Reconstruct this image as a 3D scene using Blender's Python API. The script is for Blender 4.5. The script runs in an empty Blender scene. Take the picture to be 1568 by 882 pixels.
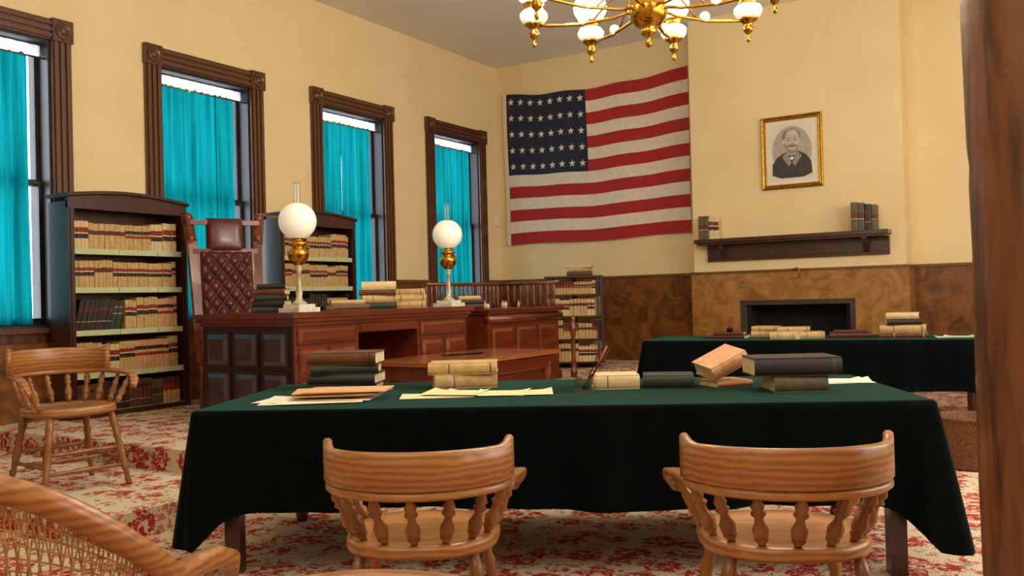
import bpy, math, random
from mathutils import Vector, Matrix
random.seed(7)
PI=math.pi
D=11.54; CEIL=4.80
sc=bpy.context.scene
sc.view_settings.view_transform='Standard'
sc.view_settings.look='None'
sc.view_settings.exposure=0.0

# ---------------------------------------------------------------- camera
f=1350.0; th=math.radians(32.0); pitch=math.radians(0.64); roll=0.026
fw=Vector((-math.sin(th)*math.cos(pitch),math.cos(th)*math.cos(pitch),math.sin(pitch)))
rt=Vector((math.cos(th),math.sin(th),0)); up=rt.cross(fw)
r2=rt*math.cos(roll)-up*math.sin(roll); u2=up*math.cos(roll)+rt*math.sin(roll)
cam=bpy.data.cameras.new('camera'); co=bpy.data.objects.new('camera',cam); bpy.context.collection.objects.link(co)
cam.sensor_width=36; cam.lens=36*f/1568; cam.clip_start=0.05
M=Matrix((r2,u2,-fw)).transposed().to_4x4(); M.translation=Vector((7.4,0,1.23)); co.matrix_world=M
sc.camera=co

# ---------------------------------------------------------------- helpers
def T(x,y,z): return Matrix.Translation((x,y,z))
def RZ(d): return Matrix.Rotation(math.radians(d),4,'Z')
def RX(d): return Matrix.Rotation(math.radians(d),4,'X')
def RY(d): return Matrix.Rotation(math.radians(d),4,'Y')
def SC(x,y,z): return Matrix.Diagonal((x,y,z,1))
I4=Matrix.Identity(4)
def seg(p0,p1):
    p0=Vector(p0);p1=Vector(p1); v=p1-p0
    m=v.normalized().to_track_quat('Z','Y').to_matrix().to_4x4(); m.translation=p0
    return m,v.length
class MB:
    def __init__(s): s.v=[];s.f=[];s.m=[];s.s=[]
    def add(s,vs,fs,mat=0,smooth=False,M=I4):
        b=len(s.v)
        for p in vs:
            q=M@Vector(p); s.v.append((q.x,q.y,q.z))
        for i,fc in enumerate(fs):
            s.f.append(tuple(b+k for k in fc)); s.m.append(mat[i] if isinstance(mat,list) else mat); s.s.append(smooth)
    def box(s,a,b,mat=0,M=I4):
        x0,y0,z0=a;x1,y1,z1=b
        v=[(x0,y0,z0),(x1,y0,z0),(x1,y1,z0),(x0,y1,z0),(x0,y0,z1),(x1,y0,z1),(x1,y1,z1),(x0,y1,z1)]
        s.add(v,[(3,2,1,0),(4,5,6,7),(0,1,5,4),(1,2,6,5),(2,3,7,6),(3,0,4,7)],mat,False,M)
    def panel(s,a,b,inset,rise,mat,M=I4):
        x0,z0,y=a;x1,z1=b;i=inset
        v=[(x0,y,z0),(x1,y,z0),(x1,y,z1),(x0,y,z1),(x0+i,y-rise,z0+i),(x1-i,y-rise,z0+i),(x1-i,y-rise,z1-i),(x0+i,y-rise,z1-i)]
        s.add(v,[(4,5,6,7),(0,1,5,4),(1,2,6,5),(2,3,7,6),(3,0,4,7)],mat,False,M)
    def lathe(s,prof,mat=0,M=I4,n=20,smooth=True,ribs=0,ra=0):
        vs=[];fs=[]
        for r,z in prof:
            for k in range(n):
                a=2*PI*k/n; rr=r*(1+ra*math.cos(ribs*a)) if ribs else r
                vs.append((rr*math.cos(a),rr*math.sin(a),z))
        for i in range(len(prof)-1):
            for k in range(n):
                k2=(k+1)%n
                fs.append((i*n+k,i*n+k2,(i+1)*n+k2,(i+1)*n+k))
        if prof[0][0]>1e-5: fs.append(tuple(reversed(range(n))))
        if prof[-1][0]>1e-5: fs.append(tuple(range((len(prof)-1)*n,len(prof)*n)))
        s.add(vs,fs,mat,smooth,M)
    def sphere(s,c,r,mat=0,n=20,m=12,sz=1.0,M=I4):
        prof=[(max(r*math.sin(PI*i/m),1e-6),-r*sz*math.cos(PI*i/m)) for i in range(m+1)]
        s.lathe(prof,mat,M@T(*c),n)
    def tube(s,pts,rad,mat=0,n=8,M=I4,cap=True):
        pts=[Vector(p) for p in pts]; N=len(pts)
        if not hasattr(rad,'__len__'): rad=[rad]*N
        vs=[];fs=[]
        ref=Vector((0,0,1))
        for i,p in enumerate(pts):
            t=(pts[min(i+1,N-1)]-pts[max(i-1,0)]).normalized()
            if abs(t.dot(ref))>.95: ref2=Vector((1,0,0))
            else: ref2=ref
            a=t.cross(ref2).normalized(); b=a.cross(t).normalized()
            for k in range(n):
                g=2*PI*k/n; q=p+(a*math.cos(g)+b*math.sin(g))*rad[i]; vs.append(tuple(q))
        for i in range(N-1):
            for k in range(n):
                k2=(k+1)%n; fs.append((i*n+k,i*n+k2,(i+1)*n+k2,(i+1)*n+k))
        if cap: fs.append(tuple(reversed(range(n)))); fs.append(tuple(range((N-1)*n,N*n)))
        s.add(vs,fs,mat,True,M)
    def ribbon(s,pts,ws,hs,mat=0,M=I4,smooth=True):
        pts=[Vector(p) for p in pts]; N=len(pts); vs=[];fs=[]
        for i,p in enumerate(pts):
            t=pts[min(i+1,N-1)]-pts[max(i-1,0)]; t.z=0; t.normalize()
            a=Vector((t.y,-t.x,0))
            w=ws[i] if hasattr(ws,'__len__') else ws
            lo,hi=hs[i] if isinstance(hs[0],tuple) else hs
            c=min(w*.5,(hi-lo)*.5)*.55
            for (o,z) in [(-w/2,lo+c),(-w/2,hi-c),(-w/2+c,hi),(w/2-c,hi),(w/2,hi-c),(w/2,lo+c),(w/2-c,lo),(-w/2+c,lo)]:
                q=p+a*o; vs.append((q.x,q.y,q.z+z))
        n=8
        for i in range(N-1):
            for k in range(n):
                k2=(k+1)%n; fs.append((i*n+k,i*n+k2,(i+1)*n+k2,(i+1)*n+k))
        fs.append(tuple(reversed(range(n)))); fs.append(tuple(range((N-1)*n,N*n)))
        s.add(vs,fs,mat,smooth,M)
    def prism(s,poly,y0,y1,mat=0,M=I4):
        n=len(poly)
        vs=[(x,y0,z) for x,z in poly]+[(x,y1,z) for x,z in poly]
        fs=[tuple(range(n)),tuple(reversed(range(n,2*n)))]+[(k,k+n,(k+1)%n+n,(k+1)%n) for k in range(n)]
        s.add(vs,fs,mat,False,M)
    def obj(s,name,mats,M=None,parent=None,bevel=0):
        me=bpy.data.meshes.new(name); me.from_pydata(s.v,[],s.f); me.update()
        for i,p in enumerate(me.polygons): p.material_index=s.m[i]; p.use_smooth=s.s[i]
        for m in mats: me.materials.append(m)
        o=bpy.data.objects.new(name,me); bpy.context.collection.objects.link(o)
        if M is not None: o.matrix_world=M
        if parent is not None: o.parent=parent
        if bevel:
            b=o.modifiers.new('bevel','BEVEL'); b.width=bevel; b.segments=2; b.limit_method='ANGLE'; b.angle_limit=math.radians(50)
        return o

def lin(c):
    return tuple(((x/255)/12.92 if x/255<=.04045 else ((x/255+.055)/1.055)**2.4) for x in c)+(1,)
def mat(name,c,rough=.5,metal=0,c2=None,scale=4,stretch=(1,1,1),detail=4,dist=0,bump=0,bscale=40,coat=0,ramp=(.35,.65),spec=.5,emit=None,sheen=None):
    m=bpy.data.materials.new(name); m.use_nodes=True; nt=m.node_tree; N=nt.nodes; L=nt.links
    b=N['Principled BSDF']; b.inputs['Base Color'].default_value=lin(c); b.inputs['Roughness'].default_value=rough; b.inputs['Metallic'].default_value=metal
    b.inputs['Coat Weight'].default_value=coat; b.inputs['Coat Roughness'].default_value=.15; b.inputs['Specular IOR Level'].default_value=spec
    tc=N.new('ShaderNodeTexCoord')
    if c2 is not None:
        mp=N.new('ShaderNodeMapping'); mp.inputs['Scale'].default_value=stretch
        L.new(tc.outputs['Object'],mp.inputs[0])
        nz=N.new('ShaderNodeTexNoise'); nz.inputs['Scale'].default_value=scale; nz.inputs['Detail'].default_value=detail; nz.inputs['Distortion'].default_value=dist
        L.new(mp.outputs[0],nz.inputs['Vector'])
        cr=N.new('ShaderNodeValToRGB'); cr.color_ramp.elements[0].position=ramp[0]; cr.color_ramp.elements[1].position=ramp[1]
        cr.color_ramp.elements[0].color=lin(c); cr.color_ramp.elements[1].color=lin(c2)
        L.new(nz.outputs['Fac'],cr.inputs[0]); L.new(cr.outputs[0],b.inputs['Base Color'])
    if bump:
        nb=N.new('ShaderNodeTexNoise'); nb.inputs['Scale'].default_value=bscale; nb.inputs['Detail'].default_value=5
        L.new(tc.outputs['Object'],nb.inputs['Vector'])
        bn=N.new('ShaderNodeBump'); bn.inputs['Strength'].default_value=bump; bn.inputs['Distance'].default_value=.01
        L.new(nb.outputs['Fac'],bn.inputs['Height']); L.new(bn.outputs[0],b.inputs['Normal'])
    if emit: b.inputs['Emission Color'].default_value=lin(emit[0]); b.inputs['Emission Strength'].default_value=emit[1]
    if sheen: b.inputs['Sheen Weight'].default_value=sheen[1]; b.inputs['Sheen Tint'].default_value=lin(sheen[0]); b.inputs['Sheen Roughness'].default_value=sheen[2]
    return m
def grainmat(name,c,c2,rough=.35,coat=.3,axis='X',scale=9,dist=5,lo=.18,hi=.62):
    m=bpy.data.materials.new(name); m.use_nodes=True; nt=m.node_tree; N=nt.nodes; L=nt.links
    b=N['Principled BSDF']; b.inputs['Roughness'].default_value=rough; b.inputs['Coat Weight'].default_value=coat; b.inputs['Coat Roughness'].default_value=.2
    tc=N.new('ShaderNodeTexCoord'); mp=N.new('ShaderNodeMapping')
    mp.inputs['Scale'].default_value={'X':(.25,1.2,1.6),'Y':(1.2,.25,1.6),'Z':(1.5,1.5,.2)}[axis]
    L.new(tc.outputs['Object'],mp.inputs[0])
    w=N.new('ShaderNodeTexWave'); w.wave_type='BANDS'; w.bands_direction='Z' if axis!='Z' else 'X'
    w.inputs['Scale'].default_value=scale; w.inputs['Distortion'].default_value=dist; w.inputs['Detail'].default_value=3; w.inputs['Detail Scale'].default_value=2.0
    L.new(mp.outputs[0],w.inputs['Vector'])
    nz=N.new('ShaderNodeTexNoise'); nz.inputs['Scale'].default_value=60; nz.inputs['Detail'].default_value=3
    L.new(mp.outputs[0],nz.inputs['Vector'])
    mx=N.new('ShaderNodeMath'); mx.operation='MULTIPLY_ADD'; mx.inputs[1].default_value=.65
    m2=N.new('ShaderNodeMath'); m2.operation='MULTIPLY'; m2.inputs[1].default_value=.5; L.new(nz.outputs['Fac'],m2.inputs[0])
    L.new(w.outputs['Fac'],mx.inputs[0]); L.new(m2.outputs[0],mx.inputs[2])
    cr=N.new('ShaderNodeValToRGB'); cr.color_ramp.elements[0].color=lin(c2); cr.color_ramp.elements[1].color=lin(c)
    cr.color_ramp.elements[0].position=lo; cr.color_ramp.elements[1].position=hi
    L.new(mx.outputs[0],cr.inputs[0]); L.new(cr.outputs[0],b.inputs['Base Color'])
    return m

# ---------------------------------------------------------------- materials
m_wall=mat('wall_paint',(240,219,170),.75,c2=(235,212,162),scale=1.5,bump=.04,bscale=60)
m_ceil=mat('ceiling_paint',(238,235,224),.85,c2=(232,229,218),scale=1.2)
m_burl=mat('burl_wainscot',(80,46,18),.32,c2=(140,86,36),scale=3.2,detail=10,dist=2.0,ramp=(.34,.66),coat=.3)
m_burl2=mat('burl_fireplace',(130,86,36),.3,c2=(182,130,66),scale=3.6,detail=10,dist=2.0,ramp=(.32,.68),coat=.3)
m_cap=mat('wainscot_cap',(96,60,28),.35,c2=(120,78,38),scale=6,coat=.3)
m_trim=grainmat('walnut_trim',(96,56,32),(56,30,17),.3,.5,'Z',7,3)
m_jamb=mat('jamb_dark',(40,36,40),.4,c2=(28,24,26),scale=5)
m_mah=mat('mahogany',(84,32,16),.28,c2=(116,48,24),scale=4,stretch=(3,.5,4),detail=7,coat=.5,ramp=(.3,.7))
m_mahd=mat('mahogany_end_reflect',(46,26,26),.3,c2=(34,18,18),scale=5,stretch=(1,1,4),coat=.5)  # bench end: same mahogany, its look under reflected daylight put into the colour
m_case=mat('bookcase_wood',(66,28,20),.33,c2=(46,20,14),scale=5,stretch=(3,3,.6),coat=.4)
m_rev=mat('dark_oak',(58,32,20),.45,c2=(40,22,14),scale=5,stretch=(3,3,.6),coat=.1)
m_oak=grainmat('golden_oak',(172,116,60),(120,72,32),.36,.25,'X',9,4,.0,.85)
m_oakd=mat('oak_turned',(152,98,48),.38,c2=(116,68,30),scale=9,stretch=(1,1,.4),coat=.25)
m_tbl=grainmat('red_oak_table',(152,88,48),(122,64,32),.25,.4,'Y',6,4)
m_black=mat('matte_black',(12,10,9),.9,c2=(20,17,14),scale=6)  # flat near-black for the firebox lining and the ink
m_slate=mat('slate_surround',(64,56,48),.6,c2=(48,42,36),scale=6)
m_brass=mat('brass',(206,158,62),.2,1,c2=(180,130,44),scale=8)
m_gold=mat('gilt_frame',(206,160,56),.32,.9,c2=(160,112,34),scale=40,bump=.3,bscale=70)
m_leather=mat('oxblood_leather',(92,34,26),.33,c2=(70,22,16),scale=10,bump=.15,bscale=90,coat=.25)
m_cloth=mat('green_baize',(6,13,13),.85,c2=(4,10,10),scale=14,bump=.1,bscale=200,spec=.05,sheen=((96,180,156),.42,.3))
m_felt=mat('shelf_strip_green',(196,208,164),.7,c2=(182,196,150),scale=20)
m_white=mat('white_enamel',(238,234,222),.4,c2=(230,226,214),scale=5)
m_marble=mat('marble_base',(226,220,206),.25,c2=(196,188,172),scale=9,dist=2)
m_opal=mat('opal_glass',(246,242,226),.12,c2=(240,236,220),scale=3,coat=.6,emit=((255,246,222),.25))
m_milk=mat('milk_glass_font',(244,240,230),.15,c2=(232,228,216),scale=3,coat=.5,emit=((255,244,220),.45))
m_lit=mat('lit_globe',(255,244,214),.3,c2=(255,246,220),scale=3,emit=((255,236,190),12))
m_paper=mat('paper',(236,230,206),.75,c2=(228,220,192),scale=6)
m_paper2=mat('paper_yellowed',(232,222,170),.75,c2=(222,210,156),scale=6)
m_folder=mat('manila_folder',(222,172,124),.7,c2=(212,160,112),scale=6)
m_wick=mat('wicker',(128,78,36),.6,c2=(76,42,18),scale=60,stretch=(1,1,2),bump=.8,bscale=80)
m_iron=mat('dark_metal',(40,36,32),.4,.8,c2=(30,26,24),scale=8)
m_pencil=mat('red_lacquer',(176,30,22),.35,c2=(160,24,18),scale=10)
m_post=mat('log_post',(120,72,40),.42,c2=(44,22,11),scale=4.5,stretch=(3.5,3.5,.3),detail=10,dist=1.5,bump=.6,bscale=8,coat=.3,ramp=(.42,.72))
def glassmat(name,tint=(1,1,1,1),g=.12):
    m=bpy.data.materials.new(name); m.use_nodes=True; nt=m.node_tree; N=nt.nodes; L=nt.links; N.clear()
    o=N.new('ShaderNodeOutputMaterial'); t=N.new('ShaderNodeBsdfTransparent'); t.inputs[0].default_value=tint
    gl=N.new('ShaderNodeBsdfGlossy'); gl.inputs['Roughness'].default_value=.05
    lw=N.new('ShaderNodeLayerWeight'); lw.inputs[0].default_value=.4
    ma=N.new('ShaderNodeMath'); ma.operation='MULTIPLY_ADD'; ma.inputs[1].default_value=.5; ma.inputs[2].default_value=g*.3; L.new(lw.outputs['Facing'],ma.inputs[0])
    mx=N.new('ShaderNodeMixShader'); L.new(ma.outputs[0],mx.inputs[0]); L.new(t.outputs[0],mx.inputs[1]); L.new(gl.outputs[0],mx.inputs[2]); L.new(mx.outputs[0],o.inputs[0])
    return m
m_glass=glassmat('clear_glass',(.93,.95,.94,1)); m_pane=glassmat('window_glass',(.97,.98,1,1),.03)
def transl(name,col,tcol,fac,scale=30,lo=.8):
    m=bpy.data.materials.new(name); m.use_nodes=True; nt=m.node_tree; N=nt.nodes; L=nt.links; N.clear()
    o=N.new('ShaderNodeOutputMaterial'); d=N.new('ShaderNodeBsdfDiffuse'); t=N.new('ShaderNodeBsdfTranslucent')
    tc=N.new('ShaderNodeTexCoord'); mp=N.new('ShaderNodeMapping'); mp.inputs['Scale'].default_value=(.3,1,.03)
    nz=N.new('ShaderNodeTexNoise'); nz.inputs['Scale'].default_value=scale; L.new(tc.outputs['Object'],mp.inputs[0]); L.new(mp.outputs[0],nz.inputs['Vector'])
    for bs,c in ((d,col),(t,tcol)):
        cr=N.new('ShaderNodeValToRGB'); a=lin(c); cr.color_ramp.elements[0].color=tuple(x*lo for x in a[:3])+(1,); cr.color_ramp.elements[1].color=a
        cr.color_ramp.elements[0].position=.35; cr.color_ramp.elements[1].position=.65
        L.new(nz.outputs['Fac'],cr.inputs[0]); L.new(cr.outputs[0],bs.inputs[0])
    mx=N.new('ShaderNodeMixShader'); mx.inputs[0].default_value=fac; L.new(d.outputs[0],mx.inputs[1]); L.new(t.outputs[0],mx.inputs[2]); L.new(mx.outputs[0],o.inputs[0])
    return m
m_curt=transl('teal_curtain',(0,120,126),(14,140,146),.5,34,.6)  # vertical dark streaks in the colour imitate fold shading
m_lace=transl('lace_valance',(240,240,236),(240,242,240),.7,50)
m_fr=mat('flag_red',(176,38,46),.8,c2=(164,32,40),scale=12); m_fwh=mat('flag_white',(232,222,204),.8,c2=(222,212,194),scale=12); m_fb=mat('flag_blue',(34,40,66),.8,c2=(28,34,58),scale=12)
BK={}
def bk(n,c,c2,r=.5): BK[n]=len(BKL); BKL.append(mat('book_'+n,c,r,c2=c2,scale=25))
BKL=[]
bk('tan',(204,172,114),(184,150,94)); bk('red',(150,38,28),(130,30,22)); bk('black',(30,24,22),(42,34,30)); bk('green',(44,58,46),(34,46,38)); bk('brown',(104,62,32),(84,48,24))
bk('page',(222,204,160),(200,180,136),.8); bk('pink',(214,160,116),(200,144,100)); bk('olive',(92,84,52),(76,68,42)); bk('cream',(222,200,150),(208,184,134)); bk('maroon',(92,36,26),(76,28,20)); bk('purple',(96,80,130),(86,70,118))

def carpet():
    m=bpy.data.materials.new('floral_carpet'); m.use_nodes=True; nt=m.node_tree; N=nt.nodes; L=nt.links
    b=N['Principled BSDF']; b.inputs['Roughness'].default_value=.95; b.inputs['Specular IOR Level'].default_value=.1
    tc=N.new('ShaderNodeTexCoord')
    nz=N.new('ShaderNodeTexNoise'); nz.inputs['Scale'].default_value=30; nz.inputs['Detail'].default_value=2; L.new(tc.outputs['Object'],nz.inputs['Vector'])
    sub=N.new('ShaderNodeVectorMath'); sub.operation='SUBTRACT'; sub.inputs[1].default_value=(.5,.5,.5); L.new(nz.outputs['Color'],sub.inputs[0])
    scl=N.new('ShaderNodeVectorMath'); scl.operation='SCALE'; scl.inputs['Scale'].default_value=.06; L.new(sub.outputs[0],scl.inputs[0])
    ad=N.new('ShaderNodeVectorMath'); ad.operation='ADD'; L.new(tc.outputs['Object'],ad.inputs[0]); L.new(scl.outputs[0],ad.inputs[1])
    def vor(s,rnd,vec):
        v=N.new('ShaderNodeTexVoronoi'); v.inputs['Scale'].default_value=s; v.inputs['Randomness'].default_value=rnd; L.new(vec,v.inputs['Vector']); return v
    def lt(sock,t):
        a=N.new('ShaderNodeMath'); a.operation='LESS_THAN'; a.inputs[1].default_value=t; L.new(sock,a.inputs[0]); return a.outputs[0]
    def mul(a,bb):
        q=N.new('ShaderNodeMath'); q.operation='MULTIPLY'; L.new(a,q.inputs[0]); L.new(bb,q.inputs[1]); return q.outputs[0]
    def mix(fac,c1,c2):
        q=N.new('ShaderNodeMix'); q.data_type='RGBA'; L.new(fac,q.inputs[0])
        for k,c in ((6,c1),(7,c2)):
            if isinstance(c,tuple): q.inputs[k].default_value=c
            else: L.new(c,q.inputs[k])
        return q.outputs[2]
    base=vor(70,0,tc.outputs['Object'])
    col=mix(lt(base.outputs['Distance'],.33),lin((218,202,174)),lin((190,174,146)))
    leaf=vor(24,.9,ad.outputs[0]); flw=vor(5.2,.5,ad.outputs[0])
    ring=mul(lt(leaf.outputs['Distance'],.44),lt(flw.outputs['Distance'],.60))
    col=mix(ring,col,lin((196,116,104)))
    leaf2=vor(16,1,ad.outputs[0]); ring2=mul(lt(leaf2.outputs['Distance'],.25),lt(flw.outputs['Distance'],.74))
    col=mix(ring2,col,lin((130,118,92)))
    pet=vor(25,.9,ad.outputs[0])
    core=mul(lt(flw.outputs['Distance'],.45),lt(pet.outputs['Distance'],.58))
    col=mix(core,col,lin((164,50,52)))
    core2=mul(lt(flw.outputs['Distance'],.34),lt(pet.outputs['Distance'],.27))
    col=mix(core2,col,lin((216,150,134)))
    L.new(col,b.inputs['Base Color'])
    return m
m_carpet=carpet()

# ---------------------------------------------------------------- room shell
XR=10.0; YS=-2.5
b=MB(); b.box((0,YS,-.1),(XR,D,0)); b.obj('floor',[m_carpet])
b=MB(); b.box((-.3,YS-.2,CEIL),(XR+.2,D+.2,CEIL+.15)); b.obj('ceiling',[m_ceil])
b=MB(); b.box((0,2.72,0),(3.2,3.7,.15)); b.box((0,3.7,0),(2.68,D-.03,.30)); b.obj('floor_dais',[m_carpet])
wins=[(1.05,2.16),(3.26,4.37),(5.47,6.58),(7.67,8.78),(9.86,10.97)]  # first opening lies out of view, added to bring in light
ZS,ZT=1.08,3.57
b=MB(); ys=[YS]
for a,c in wins: ys+=[a,c]
ys.append(D+.2)
for i in range(0,len(ys),2): b.box((-.3,ys[i],0),(0,ys[i+1],CEIL))
for a,c in wins: b.box((-.3,a,0),(0,c,ZS)); b.box((-.3,a,ZT),(0,c,CEIL))
b.obj('wall_left',[m_wall])
b=MB(); b.box((0,D,0),(XR+.2,D+.2,CEIL)); b.obj('wall_back',[m_wall])
b=MB(); b.box((XR,YS,0),(XR+.2,D,CEIL)); b.obj('wall_right',[m_wall])
b=MB(); b.box((-.3,YS-.2,0),(XR+.2,YS,CEIL)); b.obj('wall_front',[m_wall])
YC=D-.45; CX0,CX1=3.30,5.87; F0,F1,FZ=3.97,5.24,1.06
b=MB()
b.box((CX0,YC,0),(F0,D,CEIL)); b.box((F1,YC,0),(CX1,D,CEIL)); b.box((F0,YC,FZ),(F1,D,CEIL)); b.box((F0,D-.06,0),(F1,D,FZ),1)
b.box((F0,YC+.01,.0),(F0+.05,D-.06,FZ),1); b.box((F1-.05,YC+.01,0),(F1,D-.06,FZ),1)
b.obj('wall_chimney_breast',[m_wall,m_black])
WZ=1.47
b=MB()
b.box((.03,D-.03,0),(CX0,D,WZ)); b.box((CX1+.03,D-.03,0),(XR,D,WZ))
b.box((.03,D-.05,WZ),(CX0,D,WZ+.035),1); b.box((CX1+.03,D-.05,WZ),(XR,D,WZ+.035),1)
b.obj('trim_1',[m_burl,m_cap])
b=MB()
e=.03
b.box((CX0-e,YC-e,0),(F0-.06,YC,WZ)); b.box((F1+.06,YC-e,0),(CX1+e,YC,WZ)); b.box((F0-.06,YC-e,FZ+.06),(F1+.06,YC,WZ))
b.box((CX1,YC,0),(CX1+e,D-.03,WZ)); b.box((CX0-e,YC-e-.015,WZ),(CX1+e+.015,YC,WZ+.03),1); b.box((CX1,YC,WZ),(CX1+e+.015,D-.03,WZ+.03),1)
b.box((F0-.06,YC-e-.005,0),(F0,YC,FZ+.06),2); b.box((F1,YC-e-.005,0),(F1+.06,YC,FZ+.06),2); b.box((F0,YC-e-.005,FZ),(F1,YC,FZ+.06),2)
b.obj('trim_2',[m_burl2,m_cap,m_slate])
b=MB()
CW=.18
yy=[YS]
for a,c in wins: yy+=[a-CW,c+CW]
yy.append(D)
for i in range(0,len(yy),2):
    b.box((0,yy[i],0),(.03,yy[i+1],WZ)); b.box((0,yy[i],WZ),(.05,yy[i+1],WZ+.035),1)
for a,c in wins: b.box((0,a-CW,0),(.03,c+CW,ZS-.06))
b.obj('trim_3',[m_burl,m_cap])
b=MB(); b.box((2.68,D-.055,0),(CX0-.03,D-.03,.2)); b.box((CX1+.06,D-.055,0),(XR,D-.03,.2)); b.obj('baseboard_back',[m_case])

def window(i,a,c):
    b=MB()
    for (y0,y1) in ((a-CW,a),(c,c+CW)):
        b.box((0,y0,ZS),(.03,y1,ZT))
        for k in (0.02,.075,.13): b.box((.03,y0+k,ZS),(.045,y0+k+.032,ZT))
    b.box((0,a,ZT),(.03,c,ZT+CW))
    for k in (0.02,.075,.13): b.box((.03,a,ZT+k),(.045,c,ZT+k+.032))
    for y0 in (a-CW-.01,c):
        b.box((0,y0,ZT-.005),(.055,y0+CW+.01,ZT+CW+.01))
        Mr=T(.055,y0+CW/2+.005,ZT+CW/2)@RY(90)
        b.lathe([(.07,0),(.07,.012),(.055,.016),(.05,.006),(.032,.006),(.028,.018),(.012,.022),(0,.022)],0,Mr,20)
    b.box((-.02,a-CW-.03,ZS-.045),(.075,c+CW+.03,ZS)); b.box((0,a-CW,ZS-.13),(.035,c+CW,ZS-.045))
    b.box((-.3,a,ZS),(0,a+.02,ZT),1); b.box((-.3,c-.02,ZS),(0,c,ZT),1); b.box((-.3,a+.02,ZT-.02),(0,c-.02,ZT),1); b.box((-.3,a+.02,ZS),(0,c-.02,ZS+.02),1)
    zm=(ZS+ZT)/2
    for (xa,z0,z1) in ((-.15,zm-.02,ZT-.02),(-.115,ZS+.02,zm+.03)):
        b.box((xa-.03,a+.02,z0),(xa,a+.055,z1),1); b.box((xa-.03,c-.055,z0),(xa,c-.02,z1),1)
        b.box((xa-.03,a+.055,z0),(xa,c-.055,z0+.06),1); b.box((xa-.03,a+.055,z1-.03),(xa,c-.055,z1),1)
        b.box((xa-.02,a+.055,z0+.06),(xa-.016,c-.055,z1-.03),2)
    w=b.obj('window_%d'%i,[m_trim,m_jamb,m_pane])
    r=MB(); r.tube([(-.045,a+.02,3.41),(-.045,c-.02,3.41)],.008,0)
    for k in range(10): r.lathe([(.012,-.006),(.016,0),(.012,.006)],0,T(-.045,a+.06+k*(c-a-.28)/9,3.41)@RX(90),10)
    r.obj('curtain_rod',[m_brass],parent=w)
    cb=MB(); rng=random.Random(i*3+1)
    fr=[.5,.5,.62,.34,.4][i-1]
    mid=a+(c-a)*fr
    for (p0,p1,ph) in ((a+.022,mid+.02,rng.uniform(0,6)),(mid-.008,c-.165,rng.uniform(0,6))):
        nu=int((p1-p0)/.006); nv=26; vs=[];fs=[]
        A=[(rng.uniform(52,66),rng.uniform(0,6),.017),(rng.uniform(84,100),rng.uniform(0,6),.007),(rng.uniform(22,30),rng.uniform(0,6),.012)]
        for v in range(nv+1):
            t=v/nv; z=3.42-t*(3.42-1.11)
            for u in range(nu+1):
                q=u/nu; s_=q*(p1-p0); amp=.75+.5*t
                px=sum(am*math.sin(fq*s_+p_+ .6*math.sin(t*2.2+k_)) for k_,(fq,p_,am) in enumerate(A))*amp
                yy_=p0+s_+(.010*math.sin(t*3+q*4)*t)
                zz=z+(.012*math.cos(s_*2*PI/.085) if v==0 else 0)
                vs.append((-.055+px,yy_,zz))
        for v in range(nv):
            for u in range(nu):
                k=v*(nu+1)+u; fs.append((k,k+1,k+nu+2,k+nu+1))
        cb.add(vs,fs,0,True)
    cb.obj('curtain',[m_curt],parent=w)
    lb=MB(); vs=[];fs=[]; nu=60
    for v in range(3):
        for u in range(nu+1):
            q=u/nu; zb=3.44-.02*abs(math.sin(q*PI*8))
            vs.append((-.095+.005*math.sin(q*60),a+.03+(c-a-.06)*q,[3.53,3.49,zb][v]))
    for v in range(2):
        for u in range(nu): k=v*(nu+1)+u; fs.append((k,k+1,k+nu+2,k+nu+1))
    lb.add(vs,fs,0,True); lb.obj('lace_valance',[m_lace],parent=w)
for i,(a,c) in enumerate(wins): window(i+1,a,c)

def flag():
    X0,X1=.13,3.13; b=MB()
    def P(u,v,o=0):
        top=4.37-.10*math.sin(min(u,1)*PI)**.8-.03*u+.012*math.sin(u*PI*7)+(.03 if u<.01 else 0)
        bot=2.03+.015*math.sin(u*9)+.02*u
        x=X0+(X1-X0)*u+.03*v*(1-u)
        z=top+(bot-top)*v
        y=D-.035-.015*math.sin(u*PI*6+v*2.2)*(.35+v*.6)-.01*math.sin(v*7+u*3)-o
        if y>D-.012: y=D-.012
        return (x,y,z)
    nu=90; R=13*3
    vs=[P(u/nu,v/R) for v in range(R+1) for u in range(nu+1)]; fs=[];ms=[]
    for v in range(R):
        for u in range(nu):
            k=v*(nu+1)+u; fs.append((k,k+nu+1,k+nu+2,k+1))
            st=v//3
            if u<2: ms.append(1)
            elif u/nu<.475 and st<7: ms.append(2)
            else: ms.append(0 if st%2==0 else 1)
    b.add(vs,fs,ms,True)
    for r in range(5):
        n=8
        for c in range(n):
            u=.052+c*(.40/7.05); v=(.055+r*.107)
            cx,cy,cz=P(u,v,.006); pts=[]
            rr=.058
            for k in range(10):
                g=PI/2+k*PI/5; q=rr if k%2==0 else rr*.40
                pts.append((cx+q*math.cos(g),cy,cz+q*math.sin(g)))
            pts.append((cx,cy,cz))
            b.add(pts,[((k+1)%10,k,10) for k in range(10)],1,False)
    b.obj('american_flag',[m_fr,m_fwh,m_fb])
flag()

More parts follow.
